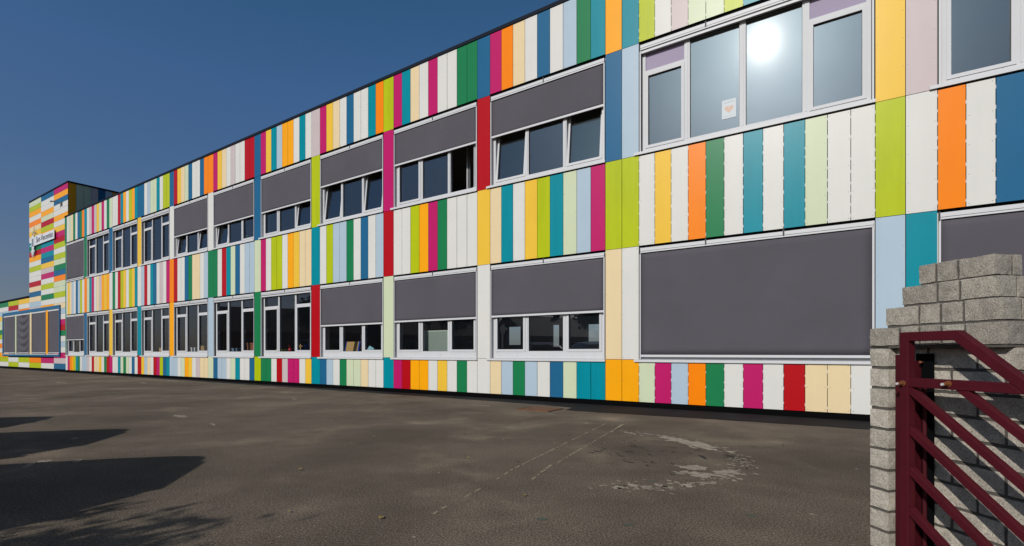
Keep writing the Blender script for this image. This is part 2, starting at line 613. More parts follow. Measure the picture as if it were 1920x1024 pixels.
mb = MB()
for i in range(46):
    u, y = rs.gauss(-1.75, 0.45), rs.gauss(-4.1, 0.55)
    if abs(u + 1.5) < 0.25 and y > -3.6:
        continue
    blob(mb, u, y, rs.uniform(.02, .07), rs.uniform(.006, .014), M_tar, 200 + i, rs.uniform(-.9, -.1), n=9, z=0.0028)
blob(mb, -1.12, -4.05, .09, .022, M_tar, 301, -1.0, z=0.0028)
blob(mb, -0.9, -3.85, .07, .03, M_tar, 302, -0.3, z=0.0028)
tag(mb.build("asphalt_cracks", fix=False), "dark cracks and scuffs in the asphalt", kind="structure")

mb = MB()
for i, (u, y) in enumerate([(-1.05, -6.35), (-0.45, -5.75), (-1.55, -6.55), (-0.62, -3.1), (-1.3, -2.3), (-0.4, -2.2), (-1.25, -5.25)]):
    blob(mb, u, y, .035, .02, M_green, 400 + i, .3, z=0.0028)
tag(mb.build("green_paint_stains", fix=False), "faded green paint spots on the asphalt", kind="structure")

mh = fac_empty("drain_cover", -4.57, -1.32, 0.0, label="rusty brown steel drain cover set in the asphalt before the facade", cat="drain cover")
mb = MB()
mb.box(-.30, .30, -.26, .26, -0.02, 0.010, M_rust)
o = mb.build("plate", mh)
mb = MB()
for a, b, c, d in ((-.33, .33, -.29, -.262), (-.33, .33, .262, .29), (-.33, -.302, -.262, .262), (.302, .33, -.262, .262)):
    mb.box(a, b, c, d, -0.02, 0.014, M_rust)
mb.build("rim", mh)

# ------------------------------------------------------------------ the school building
BAYS = [(-34.80, -32.149), (-31.78, -28.894), (-28.511, -25.731), (-25.348, -22.668), (-22.296, -19.561), (-19.17, -16.441),
        (-16.055, -13.314), (-12.90, -10.175), (-9.79, -7.02), (-6.652, -3.837), (-3.153, 0.496), (1.217, 4.866)]
NST = [9] * 10 + [12, 12]
TOPB = ["GWPCGWBGO", "WKMKYPMWG", "WWRTAWLAT", "BWSPPTWLL", "RYCPBWWBO", "MYCWKWWRR", "MYTSAAWTW", "MYCWBWWTO",
        "MTCWMWWGG", "MOCWBWSGT", "LWKPPLTSWOWG", "WOBWLTWSWMWG"]
MIDB = ["WYCSWBSLW", "PTMWCKAYA", "GWRLYWLYT", "SRWTBWKWM", "RWWBGCCWS", "GWRTPBWSS", "MWLLWAYCC", "WLSSGWBWS",
        "WWLAMGWWW", "CTWYLTPSM", "WYWOGWTWTPWW", "OWBLWTWSWMWG"]
BOTB = ["WMOALTGWS", "KWRCCYWGR", "WWTPGPWBW", "YSCWRMLBT", "SWPAYWKCC", "BSSWPTWWB", "GGWRKMMWY", "BSWGPPCWW",
        "MRAAWYWGW", "CSGSWBPTT", "PMSOGWMWRCCW", "WTSWCWMWLWOW"]
# piers: (u0, u1, parapet, upper, middle, lower, bottom)
PIERS = [(-32.149, -31.78, "TGOBS"), (-28.894, -28.511, "PBWYM"), (-25.731, -25.348, "BYWTR"), (-22.668, -22.296, "BWOAS"),
         (-19.561, -19.17, "OWGSP"), (-16.441, -16.055, "BBPGL"), (-13.314, -12.90, "KLTRT"), (-10.175, -9.79, "LMRPT"),
         (-7.02, -6.652, "BRYWW"), (-3.837, -3.494, "ABLCA"), (-3.494, -3.153, "TSLWA"), (0.496, 0.857, "WYLSW"),
         (0.857, 1.217, "OKWTC"), (4.866, 5.22, "WBGSY"), (5.22, 5.6, "TLWOW")]
Z_BOT = (0.107, 0.880)
Z_MID = (3.090, 4.797)
Z_TOP = (6.980, 8.352)
PZ = [(6.965, 8.352), (4.826, 6.957), (3.085, 4.818), (0.918, 3.077), (0.107, 0.910)]

bld = fac_empty("school_building", 0, 0, 0, label="long two-storey school block clad in narrow vertical coloured panels with rows of windows", cat="school building")

panels = []   # (area weight, builder)
GAP = 0.0045


def screws(mb, x0, x1, z0, z1, near):
    n = max(2, round((z1 - z0 - 0.06) / 0.42) + 1)
    for i in range(n):
        z = z0 + 0.035 + (z1 - z0 - 0.07) * i / (n - 1)
        for x in (x0 + 0.032, x1 - 0.032):
            mb.cyl((x, 0.001, z), (x, -0.0022, z), 0.0058, M_screw, 6, 0.0042)


def panel_mb(x0, x1, z0, z1, key, mb=None, near=False, rnd=None):
    mb = mb or MB()
    r = rnd or random
    dy = r.uniform(-0.0008, 0.0012)
    mb.box(x0 + GAP + r.uniform(-.001, .001), x1 - GAP, dy, 0.009 + dy, z0, z1, PM[key])
    if near:
        screws(mb, x0, x1, z0, z1, near)
    return mb


pr = random.Random(11)
cells = []
for bi, (u0, u1) in enumerate(BAYS):
    n = NST[bi]
    for (za, zb), row in ((Z_TOP, TOPB), (Z_MID, MIDB), (Z_BOT, BOTB)):
        st = u0 - (0.245 if (bi == 0 and za > 6) else (0.10 if bi == 0 else 0))
        for i in range(n):
            a, b = st + (u1 - st) * i / n, st + (u1 - st) * (i + 1) / n
            # approximate size in the picture
            q = wp((a + b) / 2, 0)
            px = q.x / q.y * 930 + 960
            dep = q.y
            vis = 0 < px < 1900 and dep > 0
            zt = min(zb, 1.05 + 661 * dep / 930)
            area = (b - a) * max(0.0, zt - za) / dep ** 2 if vis else 0
            cells.append((area, a, b, za, zb, row[bi][i], bi))
cells.sort(key=lambda c: -c[0])
rest = MB()
for k, (area, a, b, za, zb, key, bi) in enumerate(cells):
    near = a > -20
    if k < 100:
        panel_mb(a, b, za, zb, key, None, near, pr).build("facade_panel", bld, CN[key] + " facade panel", fix=False)
    else:
        panel_mb(a, b, za, zb, key, rest, near, pr)
tag(rest.build("facade_panels", bld, fix=False), "farther coloured facade panels", kind="stuff")
for (u0, u1, keys) in PIERS:
    for (za, zb), key in zip(PZ, keys):
        panel_mb(u0, u1, za, zb, key, None, u0 > -20, pr).build("pier_panel", bld, CN[key] + " panel between windows", fix=False)

# joint clips in the near joints
mb = MB()
for bi in (10, 11):
    u0, u1 = BAYS[bi]
    n = NST[bi]
    for i in range(0 if bi > 9 else 5, n + 1):
        x = u0 + (u1 - u0) * i / n
        for (za, zb) in (Z_BOT, Z_MID, Z_TOP):
            z = za + pr.uniform(0.02, 0.1)
            while z < zb - 0.05:
                L = pr.uniform(0.03, 0.06)
                mb.box(x - 0.0035, x + 0.0035, 0.002, 0.02, z, min(z + L, zb), M_clip)
                z += pr.uniform(0.13, 0.34)
mb.build("joint_clip", bld, "light clips showing in the panel joints")

# structural wall behind the panels, with real openings for the windows
mb = MB()
XL, XR = -34.78, 5.6
WY0, WY1 = 0.032, 0.32
for z0, z1 in ((0.107, 0.90), (3.075, 4.85), (6.93, 8.36)):
    mb.box(XL, XR, WY0, WY1, z0, z1, M_dark)
for (u0, u1, keys) in PIERS:
    for z0, z1 in ((0.90, 3.075), (4.85, 6.93)):
        mb.box(u0 + 0.002, u1 - 0.002, WY0 + .002, WY1 - 0.01, z0, z1, M_dark)
mb.build("wall", bld)
mb = MB()
mb.box(XL, XR, 0.018, 0.30, -0.1, 0.105, M_plinth)
mb.build("plinth", bld)
mb = MB()
mb.box(-35.04, XR, -0.02, 0.34, 8.362, 8.44, M_cope)
mb.build("parapet_coping", bld)
mb = MB()
mb.box(XL, XR, 0.34, 7.6, 8.05, 8.15, M_dark)
mb.build("roof", bld)
mb = MB()
mb.box(-34.93, -34.80, -0.004, 0.02, 0.907, 6.97, PM['G'])
mb.build("corner_trim", bld, "dark green corner trim")

# rooms behind the windows
mb = MB()
BACK = 7.3
mb.box(XL, XR, 0.33, BACK, -0.05, 0.12, M_floor)
mb.box(XL, XR, 0.33, BACK, 3.45, 3.6, M_room)
mb.box(XL, XR, 0.33, BACK, 3.9, 4.05, M_floor)
mb.box(XL, XR, 0.33, BACK, 7.2, 7.35, M_ceil)
mb.build("floor_slab", bld)
mb = MB()
for x in (-34.6, -25.54, -16.25, 0.68, 5.4):
    mb.box(x - 0.06, x + 0.06, 0.34, BACK, 0.12, 3.45, M_room)
    mb.box(x - 0.06, x + 0.06, 0.34, BACK, 4.05, 7.2, M_room)
mb.build("partition_wall", bld)
mb = MB()
holes = [(-11.08, -10.42, 1.35, 2.08), (-9.05, -8.71, 1.27, 2.1), (-7.59, -7.05, 1.45, 2.08)]
x = XL
for a, b, c, d in holes:
    mb.box(x, a, BACK, BACK + .2, 0, 3.6, M_room)
    mb.box(a, b, BACK, BACK + .2, 0, c, M_room)
    mb.box(a, b, BACK, BACK + .2, d, 3.6, M_room)
    x = b
mb.box(x, XR, BACK, BACK + .2, 0, 3.6, M_room)
mb.box(XL, XR, BACK, BACK + .2, 3.6, 8.2, M_room)
mb.build("rear_wall", bld)


FY0, FY1 = 0.075, 0.135      # frame depth range
GY = 0.105


def ring(mb, x0, x1, z0, z1, w, y0, y1, mat, wb=None, xf=None):
    wb = w if wb is None else wb
    mb.box(x0, x0 + w, y0, y1, z0, z1, mat, xf)
    mb.box(x1 - w, x1, y0, y1, z0, z1, mat, xf)
    mb.box(x0 + w, x1 - w, y0, y1, z1 - w, z1, mat, xf)
    mb.box(x0 + w, x1 - w, y0, y1, z0, z0 + wb, mat, xf)


def pane(win, x0, x1, z0, z1, xf=None, y=GY, mat=None):
    mb = MB()
    vs = [Vector(p) for p in ((x0, y, z0), (x1, y, z0), (x1, y, z1), (x0, y, z1))]
    if xf is not None:
        vs = [xf @ v for v in vs]
    mb.add(vs, [(0, 1, 2, 3)], mat or M_glass)
    return mb.build("pane", win, fix=False)


def sash(win, x0, x1, z0, z1, mode='shut', name="sash"):
    """an opening light: frame and pane; tilt = leaning in at the top, swing = turned into the room"""
    xf = None
    if mode == 'tilt':
        xf = Matrix.Translation((0, FY0 + .02, z0)) @ Matrix.Rotation(math.radians(-5.5), 4, 'X') @ Matrix.Translation((0, -FY0 - .02, -z0))
    elif mode == 'swing':
        xf = Matrix.Translation((x1, FY1, 0)) @ Matrix.Rotation(math.radians(-38), 4, 'Z') @ Matrix.Translation((-x1, -FY1, 0))
    mb = MB()
    ring(mb, x0, x1, z0, z1, 0.052, FY0 - 0.012, FY1 - 0.012, M_frame, xf=xf)
    # dark gasket line inside the frame
    ring(mb, x0 + .052, x1 - .052, z0 + .052, z1 - .052, 0.006, GY - .012, GY + .004, M_gap, xf=xf)
    if mode == 'shut':
        xh = x0 + 0.03
        mb.box(xh - .008, xh + .008, FY1, FY1 + .03, (z0 + z1) / 2 - .06, (z0 + z1) / 2 + .06, M_frame)
    mb.build(name, win, fix=False)
    pane(win, x0 + .05, x1 - .05, z0 + .05, z1 - .05, xf)


def window(bi, lower, shade, modes=('shut', 'shut')):
    """shade: height of the screen's lower edge, or None when it is rolled up"""
    u0, u1 = BAYS[bi]
    big = bi >= 10
    if lower:
        zs0, zs1, ztop, sillb = 0.880, 0.925, 3.075, 0.155
        cas = (2.945, 3.040)
    else:
        zs0, zs1, ztop, sillb = 4.832, 4.880, 6.965, 0.080
        cas = (6.810, 6.905)
    zb = zs1
    zt = cas[0] + 0.02
    win = MB()
    x0, x1 = u0 + 0.045, u1 - 0.045
    fw = 0.06
    # outer frame
    win.box(x0, x0 + fw, FY0, FY1, zb, zt, M_frame)
    win.box(x1 - fw, x1, FY0, FY1, zb, zt, M_frame)
    win.box(x0 + fw, x1 - fw, FY0, FY1, zb, zb + sillb, M_frame)
    win.box(x0 + fw, x1 - fw, FY0, FY1, zt - fw, zt, M_frame)
    # mullions
    if big:
        ms = [x0 + 0.83, x0 + 1.76, x0 + 2.70]
        mw = 0.10
    else:
        k = (x1 - x0) / 2.72
        ms = [x0 + 0.90 * k, x0 + 1.83 * k]
        mw = 0.085
    for m in ms:
        win.box(m - mw / 2, m + mw / 2, FY0, FY1, zb + sillb, zt - fw, M_frame)
        win.box(m - 0.012, m + 0.012, FY0 - .006, FY0, zb + sillb, zt - fw, M_frame)
    # reveal linings, jamb gap
    for a, b in ((u0 + .002, u0 + .045), (u1 - .045, u1 - .002)):
        win.box(a, b, 0.05, 0.30, zb, ztop - .02, M_gap if shade is None else M_frame)
    # transoms of the side lights
    zl = zb + sillb
    ztr = zt - fw
    tr_z = (ztr - 0.34)
    sides = [(x0 + fw, ms[0] - mw / 2, modes[0]), (ms[-1] + mw / 2, x1 - fw, modes[1])]
    for a, b, md in sides:
        win.box(a, b, FY0, FY1, tr_z - 0.06, tr_z, M_frame)
    # screws along the lower rail
    if lower or bi > 8:
        n = int((x1 - x0) / 0.45)
        for i in range(n):
            xx = x0 + 0.2 + i * 0.45
            win.cyl((xx, FY0 + .001, zb + .06), (xx, FY0 - .003, zb + .06), 0.006, M_screw, 6)
    wo = win.build("window", bld, fix=False)
    for a, b, md in sides:
        sash(wo, a, b, zl - 0.012, tr_z - 0.055, md)
        if big and not lower:
            mb = MB()
            mb.box(a, b, GY - .01, GY + .01, tr_z, ztr, M_lilac)
            mb.build("transom_panel", wo, "lilac transom panel", fix=False)
        else:
            pane(wo, a, b, tr_z, ztr)
    xs = [m for m in ms]
    for a, b in zip(xs[:-1], xs[1:]):
        pane(wo, a + mw / 2, b - mw / 2, zl, ztr)
        mb = MB()
        ring(mb, a + mw / 2, b - mw / 2, zl, ztr, 0.007, GY - .012, GY + .004, M_gap)
        mb.build("glazing_gasket", wo, fix=False)
    # sill
    mb = MB()
    mb.box(u0 - 0.09, u1 + 0.004, -0.035, FY0 - 0.002, zs0, zs1 - 0.012, M_alu)
    mb.box(u0 - 0.09, u1 + 0.004, -0.035, -0.028, zs0 - .012, zs0, M_alu)
    mb.add([(u0 - .09, -.035, zs1 - .012), (u1 + .004, -.035, zs1 - .012), (u1 + .004, FY0 - .002, zs1 - .001), (u0 - .09, FY0 - .002, zs1 - .001)], [(0, 1, 2, 3)], M_alu)
    mb.build("sill", wo, fix=False)
    # screen cassette, guide rails
    mb = MB()
    mb.box(u0 + .03, u1 - .02, -0.012, 0.085, cas[0], cas[1], M_alu)
    mb.box(u0 + .03, u1 - .02, -0.014, -0.012, cas[0] + 0.028, cas[0] + 0.034, M_gap)
    mids = [0.5] if not big else [1 / 3, 2 / 3]
    for q in mids:
        xm = u0 + (u1 - u0) * q
        mb.box(xm - .012, xm + .012, -0.018, 0.0, cas[0] + .02, cas[1] + .03, M_gap)
    mb.box(u0 + .012, u0 + .029, -0.010, 0.03, cas[0] - .02, cas[1] + .02, M_gap)
    mb.build("screen_cassette", wo, fix=False)
    for a in (u0 + .014, u1 - .036):
        mb = MB()
        mb.box(a, a + .022, -0.006, 0.034, zs1, cas[0] - .001, M_alu)
        mb.build("guide_rail", wo, fix=False)
    mb = MB()
    if shade is None:
        rz = cas[0] - 0.062
        mb.box(u0 + .04, u1 - .04, 0.002, 0.030, rz, rz + 0.042, M_alu)
        mb.build("screen_bottom_rail", wo, fix=False)
    else:
        mb.box(u0 + .034, u1 - .034, 0.002, 0.030, shade, shade + 0.042, M_alu)
        mb.build("screen_bottom_rail", wo, fix=False)
        sm = MB()
        nx, nz = 24, 16
        xa, xb, za, zc = u0 + .037, u1 - .037, shade + .042, cas[0] + .002
        vs = []
        ra = random.Random(bi * 2 + lower)
        ph = ra.uniform(0, 6)
        for j in range(nz + 1):
            for i in range(nx + 1):
                s, t = i / nx, j / nz
                yy = 0.016 + 0.0030 * math.sin(s * 9 + ph) * math.sin(math.pi * s) * math.sin(math.pi * t) + 0.0018 * math.sin(t * 7 + s * 3 + ph)
                vs.append((xa + (xb - xa) * s, yy, za + (zc - za) * t))
        fs = [(j * (nx + 1) + i, j * (nx + 1) + i + 1, (j + 1) * (nx + 1) + i + 1, (j + 1) * (nx + 1) + i) for j in range(nz) for i in range(nx)]
        sm.add(vs, fs, M_fabric)
        so_ = sm.build("sun_screen", wo, "grey fabric sun screen", smooth=True, fix=False)
        so_.modifiers.new("thick", 'SOLIDIFY').thickness = 0.0015
    return wo


UP = {0: (4.92,), 1: (None,), 2: (None,), 3: (None,), 4: (5.665, ('tilt', 'tilt')), 5: (5.67, ('tilt', 'shut')), 6: (5.67, ('shut', 'tilt')),
      7: (5.955, ('tilt', 'tilt')), 8: (5.96, ('shut', 'swing')), 9: (5.96, ('tilt', 'tilt')), 10: (None,), 11: (None,)}
LO = {0: (1.70,), 1: (None,), 2: (None,), 3: (None,), 4: (None,), 5: (None,), 6: (None,), 7: (1.82,), 8: (1.84,), 9: (1.85,),
      10: (0.965,), 11: (0.965,)}
for bi in range(12):
    window(bi, False, *UP[bi])
    window(bi, True, *LO[bi])

# ------------------------------------------------------------------ tower and low wing
tw = fac_empty("school_tower", 0, 0, 0, label="taller tower and low wing at the far left, clad in horizontal coloured boards", cat="tower building")
TY = 0.07
COLS = [(-41.67, -39.38), (-39.38, -37.10), (-37.10, -34.81)]
RZ = 10.25
RH = (10.25 - 0.12) / 33
cA = "PLAWOCYWTGRAWLWWRCBCSK........." + "OL"
cB = "BWWAPRLAWTMTBYKMWLWGWA........." + "MW"
cC = "MABWWAWYMRLWLPGBOPPLWC" + "SWMRGWSWM" + "KB"
cD = "." * 19 + "YWO" + "........." + "LW"
cE = "." * 19 + "LRS" + "........." + "WL"
cF = "." * 19 + "GWS" + "YPPGLWOWA" + "LW"
FR = (-47.48, -35.95, 0.815, 3.69)
tc_ = []


def tcells(u0, u1, s, z_hi=99):
    for r, key in enumerate(s):
        if key == '.':
            continue
        z1 = RZ - r * RH
        z0 = z1 - RH
        z1 = min(z1, z_hi)
        a, b = u0, u1
        if z0 > FR[2] - 0.02 and z1 < FR[3] + .02 and a < FR[1] and a > -47.6:
            a = FR[1]
        tc_.append((a, b, z0, z1, key))


for (a, b), s in zip(COLS, (cA, cB, cC)):
    tcells(a, b, s)
tcells(-43.95, -41.67, cD, 4.45)
tcells(-46.24, -43.95, cE, 4.45)
tcells(-48.53, -46.24, cF, 4.45)
rr = random.Random(5)
for j in range(3):
    for r in range(19, 33):
        tc_.append((-50.8 - 2.29 * j + 0.01, -48.53 - 2.29 * j, RZ - (r + 1) * RH, min(4.45, RZ - r * RH), rr.choice("WLAWCSTRMWPKG")))
tc_.sort(key=lambda c: c[0] < -48)
restt = MB()
for k, (a, b, z0, z1, key) in enumerate(tc_):
    tgt = MB() if k < 100 else restt
    y = TY + pr.uniform(-.001, .001)
    if a < FR[0] < b and z1 < FR[3] and z0 > FR[2] - .05:
        b = FR[0]
    tgt.box(a + .004, b - .004, y, y + .009, z0 + .006, z1 - .002, PM[key])
    if k < 100:
        tgt.build("cladding_board", tw, CN[key] + " cladding board", fix=False)
if restt.v:
    tag(restt.build("cladding_boards", tw, fix=False), "cladding boards beyond the frame", kind="stuff")
# bodies
mb = MB()
mb.box(-41.66, -34.84, TY + .03, 6.5, 0.1, 10.27, M_dark)
mb.box(-56, -41.66, TY + .034, 8, 0.1, 4.47, M_dark)
mb.build("wall", tw)
mb = MB()
mb.box(-56, -34.9, TY + .015, 1, -0.1, 0.118, M_plinth)
mb.build("plinth", tw)
mb = MB()
mb.box(-41.72, -34.77, TY - .02, 6.55, 10.27, 10.345, M_cope)
mb.box(-56, -41.74, TY - .02, 8, 4.47, 4.555, M_cope)
mb.build("parapet_coping", tw)
# side wall of the tower above the main roof
for i in range(20):
    v0 = TY + .02 + i * 0.3255
    key = "APPKBSAGTWCAPKWBMLPS"[i]
    mb = MB()
    mb.box(-34.826, -34.812, v0 + .006, v0 + .3195, 8.0, 10.26, PM[key])
    mb.build("side_panel", tw, CN[key] + " panel on the tower side", fix=False)
# window band with blue surround
blue = MB()
fu0, fu1, fz0, fz1 = FR
yb0, yb1 = TY - 0.05, TY + 0.028
blue.box(fu0, fu1, yb0, yb1, fz1 - 0.19, fz1, PM['B'])
blue.box(fu0, fu1, yb0, yb1, fz0, fz0 + 0.10, PM['B'])
blue.box(fu0, fu0 + .24, yb0, yb1, fz0 + .10, fz1 - .19, PM['B'])
blue.box(fu1 - .14, fu1, yb0, yb1, fz0 + .10, fz1 - .19, PM['B'])
blue.build("window_surround", tw, "blue window surround")
tws = [(-47.20, -44.50), (-44.02, -41.40), (-40.92, -38.35), (-37.84, -36.10)]
for a, b, key in ((-44.50, -44.23, 'P'), (-41.40, -41.05, 'C'), (-38.35, -37.98, 'A')):
    mb = MB()
    mb.box(a, b, yb0 + .01, yb1, fz0 + .10, fz1 - .19, PM[key])
    mb.build("pier_panel", tw, CN[key] + " panel between windows")
for k, (a, b) in enumerate(tws):
    a0 = a if k == 0 else a - 0.2
    mb = MB()
    za, zc = 1.0, fz1 - .19
    mb.box(a0, a0 + .05, yb0 + .03, yb1, za, zc, M_frame)
    mb.box(b - .03, b, yb0 + .03, yb1, za, zc, M_gap)
    mb.box(a0 + .05, b - .03, yb1 - .01, yb1, za, zc, M_gap)
    wo = mb.build("window", tw)
    mb = MB()
    mb.box(a0 + .05, b - .02, yb0 + .005, yb1 - .012, zc - .10, zc - .02, M_alu)
    mb.build("screen_cassette", wo)
    mb = MB()
    mb.box(a0 + .06, b - .03, yb0 + .02, yb0 + .045, za + .01, za + .05, M_alu)
    mb.build("screen_bottom_rail", wo)
    mb = MB()
    mb.box(a0 - .04, b + .01, yb0 - .03, yb0 + .06, za - .075, za - .03, M_alu)
    mb.build("sill", wo)
    mb = MB()
    nx, nz = (30, 70) if k == 1 else (2, 2)
    vs = []
    for j in range(nz + 1):
        for i in range(nx + 1):
            s, t = i / nx, j / nz
            z = za + .05 + (zc - .1 - za - .05) * t
            sag = 4 * s * (1 - s)
            y = yb0 + .038
            if k == 1:
                ph = (t * 5.2 + sag * 1.0) * 2 * math.pi
                y = yb0 + .012 - 0.045 * math.sin(ph) * (0.25 + .75 * sag)
            vs.append((a0 + .06 + (b - .03 - a0 - .06) * s, y, z))
    fs = [(j * (nx + 1) + i, j * (nx + 1) + i + 1, (j + 1) * (nx + 1) + i + 1, (j + 1) * (nx + 1) + i) for j in range(nz) for i in range(nx)]
    mb.add(vs, fs, M_fabric)
    mb.build("sun_screen", wo, "grey screen sagging in loose folds" if k == 1 else "grey fabric sun screen", smooth=True, fix=False)


# name sign with its emblem
sg = fac_empty("name_sign", -38.9, -0.02, 7.72, label="white name sign reading Sint-Vincentius with plant emblem on the tower", cat="sign")
M_sign = paint("sign_white", rgb(200, 204, 208), 0.5)
M_ink = paint("sign_ink", rgb(78, 76, 90), 0.6)
M_grey = paint("sign_grey", rgb(150, 158, 162), 0.5)
mb = MB()
mb.box(-1.5, 2.18, 0, 0.035, -0.27, 0.25, M_sign)
mb.build("board", sg, bevel=0.01)
cu = bpy.data.curves.new("lettering", 'FONT')
cu.body = "Sint-Vincentius"
cu.size = 0.5
cu.extrude = 0.004
cu.offset = -0.006
tmp = bpy.data.objects.new("lettering_tmp", cu)
COL.objects.link(tmp)
bpy.context.view_layer.update()
me = bpy.data.meshes.new_from_object(tmp.evaluated_get(bpy.context.evaluated_depsgraph_get()))
COL.objects.unlink(tmp)
bpy.data.objects.remove(tmp)
xs_ = [v.co.x for v in me.vertices]
wd = max(xs_) - min(xs_)
me.transform(Matrix.Translation((-1.05, -0.008, -0.14)) @ Matrix.Rotation(math.radians(90), 4, 'X') @ Matrix.Diagonal((3.05 / wd, 1, 1, 1)))
me.materials.clear()
me.materials.append(M_ink)
lo = bpy.data.objects.new("lettering", me)
COL.objects.link(lo)
lo.parent = sg
em = MB()
em.box(-1.84, -1.42, -0.014, 0.02, -0.42, 0.36, M_sign)
em.box(-1.72, -1.52, -0.018, -0.014, -0.30, 0.18, M_ink)
def leaf(x0, z0, ang, L, w, mat):
    a = math.radians(ang)
    c_, s_ = math.cos(a), math.sin(a)
    pts = []
    for t, q in ((0, .15), (.3, .8), (.6, 1), (.85, .6), (1, 0), (.85, -.6), (.6, -1), (.3, -.8), (0, -.15)):
        pts.append((x0 + c_ * t * L - s_ * q * w, z0 + s_ * t * L + c_ * q * w))
    em.prism(pts, -.012, .012, mat)


for x0, z0, an, L, w, m_ in ((-1.62, .34, 130, .25, .035, M_grey), (-1.72, .50, 20, .32, .03, M_grey), (-1.5, .46, 15, .36, .03, M_grey), (-1.45, .52, 82, .34, .022, M_grey),
                             (-1.62, -.40, -150, .5, .05, M_sign), (-1.62, -.40, -122, .52, .055, M_sign), (-1.62, -.40, -96, .58, .06, M_sign),
                             (-1.62, -.40, -70, .48, .05, M_sign), (-1.62, -.40, -38, .42, .05, M_sign),
                             (-1.9, .12, 165, .3, .04, M_sign), (-1.9, -.03, 175, .32, .04, M_sign), (-1.9, -.18, 190, .3, .04, M_sign)):
    leaf(x0, z0, an, L, w, m_)
em.build("emblem", sg, "white lantern and leaf emblem")

fl = fac_empty("flood_lamp", -35.75, 0.04, 9.25, label="small grey wall lamp on an arm high on the tower", cat="wall lamp")
M_lamp = paint("lamp_grey", rgb(88, 90, 92), 0.5)
mb = MB()
mb.box(-.08, .08, -.02, .03, -.12, .1, M_lamp)
mb.cyl((0, 0, 0), (-.2, -.3, .10), .02, M_lamp, 8)
mb.build("arm", fl)
mb = MB()
mb.cyl((-.16, -.25, .10), (-.34, -.36, .10), .03, M_lamp, 10, .05)
mb.build("lamp_head", fl)

# ------------------------------------------------------------------ things in and on the windows
ps = fac_empty("poster", -1.57, 0.099, 5.16, label="white poster with an orange heart taped inside the large upper window", cat="poster")
M_paper = paint("poster_paper", rgb(196, 202, 204), 0.8, var=0.02)
M_heart = paint("poster_orange", rgb(206, 178, 162), 0.8, var=0.1, vscale=20)
M_ptext = paint("poster_print", rgb(160, 164, 172), 0.8)
mb = MB()
mb.box(-.115, .115, 0, .001, 0, .33, M_paper)
mb.build("sheet", ps)
mb = MB()
hp = []
for i in range(28):
    a = 2 * math.pi * i / 28
    hx = 16 * math.sin(a) ** 3
    hz = 13 * math.cos(a) - 5 * math.cos(2 * a) - 2 * math.cos(3 * a) - math.cos(4 * a)
    hp.append((hx * .0046, .165 + hz * .0046))
mb.prism(hp, -.0014, -.0004, M_heart)
mb.build("heart", ps)
mb = MB()
for i in range(9):
    mb.box(-.08 + i * .018, -.068 + i * .018, -.001, -.0003, .272 + (i > 3) * .006, .284 + (i > 3) * .006, M_ptext)
for i in range(12):
    mb.box(-.085 + i * .014, -.076 + i * .014, -.001, -.0003, .04, .046, M_ptext)
mb.build("print", ps)

M_red = paint("toy_red", rgb(200, 24, 26), 0.3)
M_tyel = paint("toy_yellow", rgb(226, 190, 60), 0.4)
M_tblue = paint("toy_blue", rgb(20, 70, 170), 0.35)
M_wood = paint("toy_wood", rgb(196, 156, 96), 0.6)


def ball(mb, c, r, mat, sx=1, sy=1, sz=1, n=10):
    vs, fs = [], []
    for j in range(n + 1):
        for i in range(n):
            a, b = 2 * math.pi * i / n, math.pi * j / n
            vs.append((c[0] + r * sx * math.cos(a) * math.sin(b), c[1] + r * sy * math.sin(a) * math.sin(b), c[2] + r * sz * math.cos(b)))
    for j in range(n):
        for i in range(n):
            fs.append((j * n + i, j * n + (i + 1) % n, (j + 1) * n + (i + 1) % n, (j + 1) * n + i))
    mb.add(vs, fs, mat)


def shelf(u0, u1, z=1.05):
    mb = MB()
    mb.box(u0, u1, 0.20, 0.75, z - .03, z, M_room)
    mb.build("window_ledge", bld)


shelf(-16.0, -13.4)
shelf(-12.85, -10.2)
shelf(-9.7, -7.1)
t = fac_empty("toy_hen", -15.08, 0.42, 1.05, label="shiny red plastic hen toy behind the middle pane of a lower window", cat="toy")
mb = MB()
ball(mb, (0, 0, .08), .085, M_red, 1.1, .8, 1)
ball(mb, (-.02, 0, .20), .05, M_red, .9, .9, 1)
mb.build("body", t, smooth=True)
mb = MB()
mb.cyl((-.06, 0, .20), (-.105, 0, .19), .015, M_tyel, 8, .002)
mb.build("beak", t)
mb = MB()
for i in range(3):
    ball(mb, (-.03 + .02 * i, 0, .255), .014, M_red)
mb.build("comb", t)
t = fac_empty("toy_stand", -14.35, 0.42, 1.05, label="blue toy with a wooden cross post inside the right lower pane", cat="toy")
mb = MB()
mb.box(-.20, .26, -.08, .08, 0, .10, M_tblue)
mb.build("base", t, bevel=.02)
mb = MB()
mb.box(-.02, .02, -.10, -.082, 0, .27, M_wood)
mb.box(-.14, .12, -.10, -.085, .19, .215, M_wood)
mb.build("post", t)
mb = MB()
ball(mb, (.16, 0, .2), .07, M_tblue)
ball(mb, (-.25, 0, .22), .04, M_red, 1, 1, 2.6)
mb.build("figure", t, smooth=True)
t = fac_empty("chair", -12.1, 0.5, 1.05, label="tan woven chair back with blue edge standing inside a lower window", cat="chair")
mb = MB()
xf = Matrix.Rotation(math.radians(-12), 4, 'X')
mb.box(-.28, .27, 0, .02, 0, .33, M_wood, xf)
mb.build("backrest", t)
mb = MB()
mb.box(.27, .33, -.01, .03, 0, .34, M_tblue, xf)
mb.box(-.31, -.28, -.01, .03, 0, .34, M_tblue, xf)
mb.build("frame", t)
mb = MB()
mb.box(-.28, .27, .02, .4, -.02, 0.0, M_wood)
mb.build("seat", t)
t = fac_empty("paper_sheet", -11.22, 0.42, 1.05, label="pale blue folded paper leaning inside the right pane of a lower window", cat="paper")
mb = MB()
